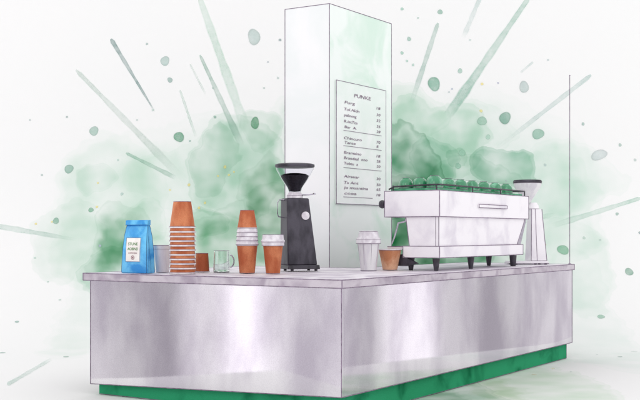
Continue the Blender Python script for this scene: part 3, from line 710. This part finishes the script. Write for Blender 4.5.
for a_, b_ in ((0,0),(ml,0),(0,mw),(ml,mw)): mb.line((a_,b_,zb_),(a_,b_,zt_),ink,1)
mb.build('upper_body', [M['white_metal'], M['ink']], em, smooth=False)
mb = MB(); i_ = .012
mb.hexa([(i_,i_,zc),(rA2,i_,zc),(rA2,bA2,zc),(i_,bA2,zc),(i_,i_,zb_-.002),(rA,i_,zb_-.002),(rA,bA,zb_-.002),(i_,bA,zb_-.002)])
mb.line((rA2,i_,zc),(rA,i_,zb_),ink,1); mb.line((i_,bA2,zc),(i_,bA,zb_),ink,1); mb.line((i_,i_,zc),(i_,i_,zb_),ink,1); mb.line((i_,i_+.022,zc),(i_,i_+.022,zb_),ink*.7,1)
mb.build('side_panel', [M['white_metal'], M['ink']], em, smooth=False)
mb = MB(); mb.box(0, rT, 0, bT, zd, zc-.002, 0)
for z_ in (zd, zc-.002): mb.loop([lp(0,0,z_),lp(rT,0,z_),lp(rT,bT,z_),lp(0,bT,z_)], ink, 1)
for a_, b_ in ((0,0),(rT,0),(0,bT)): mb.line((a_,b_,zd),(a_,b_,zc),ink,1)
mb.build('base_tray', [M['white_metal'], M['ink']], em, smooth=False)
# black bracket at the far end, under the overhang
mb = MB(); 
mb.hexa([(rA2+.004,.012,zc),(rT-.01,.012,zc),(rT-.01,.05,zc),(rA2+.004,.05,zc),(rA+.004,.012,zb_-.004),(ml-.01,.012,zb_-.004),(ml-.01,.05,zb_-.004),(rA+.004,.05,zb_-.004)])
mb.build('end_bracket', [M['chrome']], em)
def foot(a_, b_, r0=.013, r1=.024):
    mb = MB(); mb.lathe([(1e-4,0.001),(r0,.001),(r0*1.15,.012),(r1,zd-.004),(1e-4,zd-.004)], a_, b_, 0, n=24); mb.build('foot', [M['dark']], em)
foot(.012, .030); foot(along(MC, R_, 475), .03); foot(along(MC, R_, 517), .03, .018, .026)
foot(along(MC, R_, 517), bT-.04); foot(.05, bT-.03)
# flared end foot at barista side
mb = MB(); fb0 = along(MC, L_, 414)
mb.hexa([(.0,fb0+.05,.028),(.03,fb0+.05,.028),(.03,bT+.05,.028),(.0,bT+.05,.028),(.0,fb0-.02,zd*.55),(.03,fb0-.02,zd*.55),(.03,bT+.02,zd+.02),(.0,bT+.02,zd+.02)])
mb.build('flared_foot', [M['black']], em)
# grab slot on the long side
ha, hb = along(MC, R_, 478.5), along(MC, R_, 505.5); hzc = zb_+(zt_-zb_)*.47; hr = .011
mb = MB(); n_ = 12; pts = []
for k_ in range(n_+1): t = math.pi/2+math.pi*k_/n_; pts.append((ha+hr*math.cos(t), -.003, hzc+hr*math.sin(t)))
for k_ in range(n_+1): t = -math.pi/2+math.pi*k_/n_; pts.append((hb+hr*math.cos(t), -.003, hzc+hr*math.sin(t)))
mb.rings([pts, [(x, -.010, z) for x, y, z in pts]], 0)
mb.tube([(x, -.010, z) for x, y, z in pts], .0026, 1, n=6, closed=True)
mb.build('grab_handle', [M['white_metal'], M['ink']], em)
# group: knob, wand, portafilter lip
mb = MB(); kz = zt_-(203-190)*sx*1.02
mb.rings([[(.02+rr_*math.cos(t), mw+y_, kz+rr_*math.sin(t)) for t in [2*math.pi*k/20 for k in range(20)]] for y_, rr_ in ((.001,.010),(.006,.012),(.008,.024),(.030,.027),(.042,.022),(.046,.010))], 0)
mb.build('steam_knob', [M['dark']], em)
wb = along(MC, L_, 403); wb2 = along(MC, L_, 397)
mb = MB(); mb.tube([(.03,bA+.004,zb_+.004),(.03,bA+.012,zb_-.025),(.028,wb+.010,zb_-.032),(.024,wb2+.004,zb_-.038),(.020,wb2+.012,zb_-.075),(.016,wb2+.028,zb_-.13),(.012,wb2+.045,zb_-.172)], [.005,.006,.006,.006,.006,.005,.004], 0, n=10)
mb.build('steam_wand', [M['chrome']], em)
mb = MB(); mb.box(.006,.26,bT+.002,bT+.115,zc-.020,zc-.006,0); mb.loop([(.006,bT+.002,zc-.006),(.006,bT+.115,zc-.006),(.26,bT+.115,zc-.006),(.26,bT+.002,zc-.006)], ink*.8, 1)
mb.build('drip_tray', [M['white_metal'], M['ink']], em, smooth=False)
# rail round the top
rh = .036
mb = MB(); rp = [(.02,mw-.02,zt_+.012),(.02,mw-.06,zt_+rh*.8),(.018,.05,zt_+rh),(.03,.016,zt_+rh),(.08,.010,zt_+rh),(ml-.10,.010,zt_+rh),(ml-.04,.014,zt_+rh),(ml-.03,.05,zt_+rh),(ml-.03,mw-.03,zt_+rh)]
mb.tube(rp, .0052, 0, n=10)
for a_, b_ in ((.02,mw-.05),(.018,.03),(.5,.010),(.95,.010),(ml-.04,.014)): mb.line((a_,b_,zt_),(a_,b_,zt_+rh),.0042,0)
mb.build('cup_rail', [M['dark']], em)
M['deck'] = mat('green_tray_mat', (96,176,136), (50,140,98), scale=12, rough=.5)
mb = MB(); mb.box(.03, ml-.05, .03, mw-.03, zt_+.001, zt_+.016, 0); mb.build('warming_mat', [M['deck']], em, smooth=False)

# cups standing upturned on the machine
def upcup(r, h, mt):
    mb = MB()
    mb.lathe([(r,0),(r*1.02,.006),(r*1.0,h*.35),(r*.90,h*.66),(r*.70,h*.86),(r*.52,h*.93),(r*.50,h),(r*.40,h),(r*.38,h*.95),(1e-4,h*.95)], n=36)
    mb.ring(r*1.01, .003, .0014, 1, n=36); mb.ring(r*.5, h*.995, .0012, 1, n=36)
    return mb.build('espresso_cup', [mt, M['ink']])
words_ = ['first','second','third','fourth','fifth','sixth','seventh','eighth','ninth']
cxs = [406, 420, 434.5, 448.5, 460.5, 472, 483.5, 495, 506]
b1 = .075; PR = MC+L_*b1
proto = None
for i, cx in enumerate(cxs):
    a_ = along(PR, R_, cx); Q = MC+R_*a_+L_*b1
    if a_ < .045: a_ = .05; 
    if proto is None: proto = o = upcup(.047, .068, M['cup_green'])
    else: o = proto.copy(); COL.objects.link(o)
    bb = b1
    if i < 2:  # by the rail, towards the barista side
        a_ = .075; bb = along(MC+R_*a_, L_, cx)
    Q = MC+R_*a_+L_*bb
    o.location = (Q.x, Q.y, T+zt_+.0165)
    o.rotation_euler = (0, 0, random.random()*6); s_ = 1.15 if i == 2 else 1.0; o.scale = (s_, s_, s_)
    tag(o, 'glossy green upturned cup, %s from the left along the machine rail' % words_[i] if i != 2 else 'tallest green upturned cup, at the near corner of the machine', 'cup', 'upturned green cups on the machine')
proto2 = None  # pale cups added behind, their white standing in for highlights between green cups
for i in range(6):
    if proto2 is None: proto2 = o = upcup(.044, .074, M['cup_pale'])
    else: o = proto2.copy(); COL.objects.link(o)
    b2 = .185; PR = MC+L_*b2
    a_ = along(PR, R_, 443+i*11.6); Q = MC+R_*a_+L_*b2
    o.location = (Q.x, Q.y, T+zt_+.0165); o.rotation_euler = (0, 0, random.random()*6)
    tag(o, 'added pale cup standing in for white glints, rear row on the machine, %s from the left' % words_[i], 'cup', 'added pale upturned cups in the rear row')

# ------------------------------------------------------------------ white grinder
P = on_top(527.5, 264.4); sx = P.y/F
wg = empty('coffee_grinder', (P.x, P.y, T+.002), math.radians(12), 'slim white coffee grinder with a flared hopper behind the espresso machine', 'coffee grinder')
mb = MB(); frustum(mb, 8.3*sx, 8*sx, 5.4*sx, 5.4*sx, 3.5*sx, 55*sx, 9*sx, 7.6*sx)
c8 = [(.7*sx,-8*sx,3.5*sx),(17.3*sx,-8*sx,3.5*sx)]; t8 = [(7.6*sx-5.4*sx,-5.4*sx,55*sx),(7.6*sx+5.4*sx,-5.4*sx,55*sx)]
mb.line(c8[0], t8[0], ink, 1); mb.line(c8[1], t8[1], ink, 1); mb.line(c8[0], c8[1], ink, 1); mb.line((7*sx,-8*sx,3.5*sx),(6*sx,-5.5*sx,55*sx), ink*.8, 1)
mb.build('housing', [M['white_metal'], M['ink']], wg, smooth=False)
mb = MB(); mb.lathe([(1e-4,55*sx),(6*sx,55*sx),(5.4*sx,58.5*sx),(3.4*sx,61.5*sx),(1e-4,61.5*sx)], 6*sx, 0, n=32); mb.ring(6*sx,55.3*sx,.0016,1,6*sx); mb.build('collar', [M['white_metal'], M['ink']], wg)
mb = MB(); frustum(mb, 19.5*sx, 10*sx, 19*sx, 9.5*sx, 1*sx, 3.3*sx, -1*sx, -1*sx); mb.loop([(-20.5*sx,-10*sx,1*sx),(18.5*sx,-10*sx,1*sx),(18.5*sx,10*sx,1*sx),(-20.5*sx,10*sx,1*sx)], ink*.8, 1); mb.build('base_plate', [M['white_metal'], M['ink']], wg, smooth=False)
for a_, b_ in ((-15,-7),(5,-8),(16,-8),(16,8),(-15,8)):
    mb = MB(); mb.lathe([(1e-4,-.001),(.010,-.001),(.010,1.3*sx),(1e-4,1.3*sx)], a_*sx, b_*sx, 0, n=14); mb.build('foot', [M['dark']], wg)
mb = MB(); pf = [(3*sx,61.6*sx),(5*sx,65*sx),(9*sx,71*sx),(13*sx,77*sx),(14*sx,81*sx)]
mb.lathe(pf+[(r-.003, z+.001) for r, z in pf[::-1]], 0, 0, n=40); mb.ring(14*sx,80.8*sx,.0016,1); mb.build('hopper', [M['clear_plastic'], M['ink']], wg)
mb = MB(); mb.lathe([(1e-4,61.8*sx),(2.6*sx,62*sx),(4.6*sx,65.2*sx),(8.5*sx,71*sx),(9*sx,72.5*sx),(1e-4,73.5*sx)], 0, 0, n=32); mb.build('ground_coffee', [M['beans_tan']], wg)
mb = MB(); mb.lathe([(1e-4,82*sx),(13.8*sx,81.2*sx),(14.5*sx,82*sx),(13.6*sx,84*sx),(1e-4,84.4*sx)], 0, 0, n=40); mb.build('hopper_lid', [M['black']], wg)

# ------------------------------------------------------------------ thin pole
P = AB(along(AB(0,.012), R_, 569.8), .012)
mb = MB(); zt2 = zrow(P, 76)-T
mb.tube([(0,0,0),(0,0,zt2)], .0026, 0, n=10); mb.lathe([(1e-4,0.001),(.012,.001),(.012,.004),(.004,.007),(1e-4,.007)], n=20)
mb.lathe([(1e-4,zt2-.002),(.0048,zt2),(.0048,zt2+.005),(1e-4,zt2+.008)], n=16)
o = mb.build('thin_pole', [M['ink']]); o.location = (P.x, P.y, T+.001)
tag(o, 'thin upright dark pole on the far right corner of the counter', 'pole')
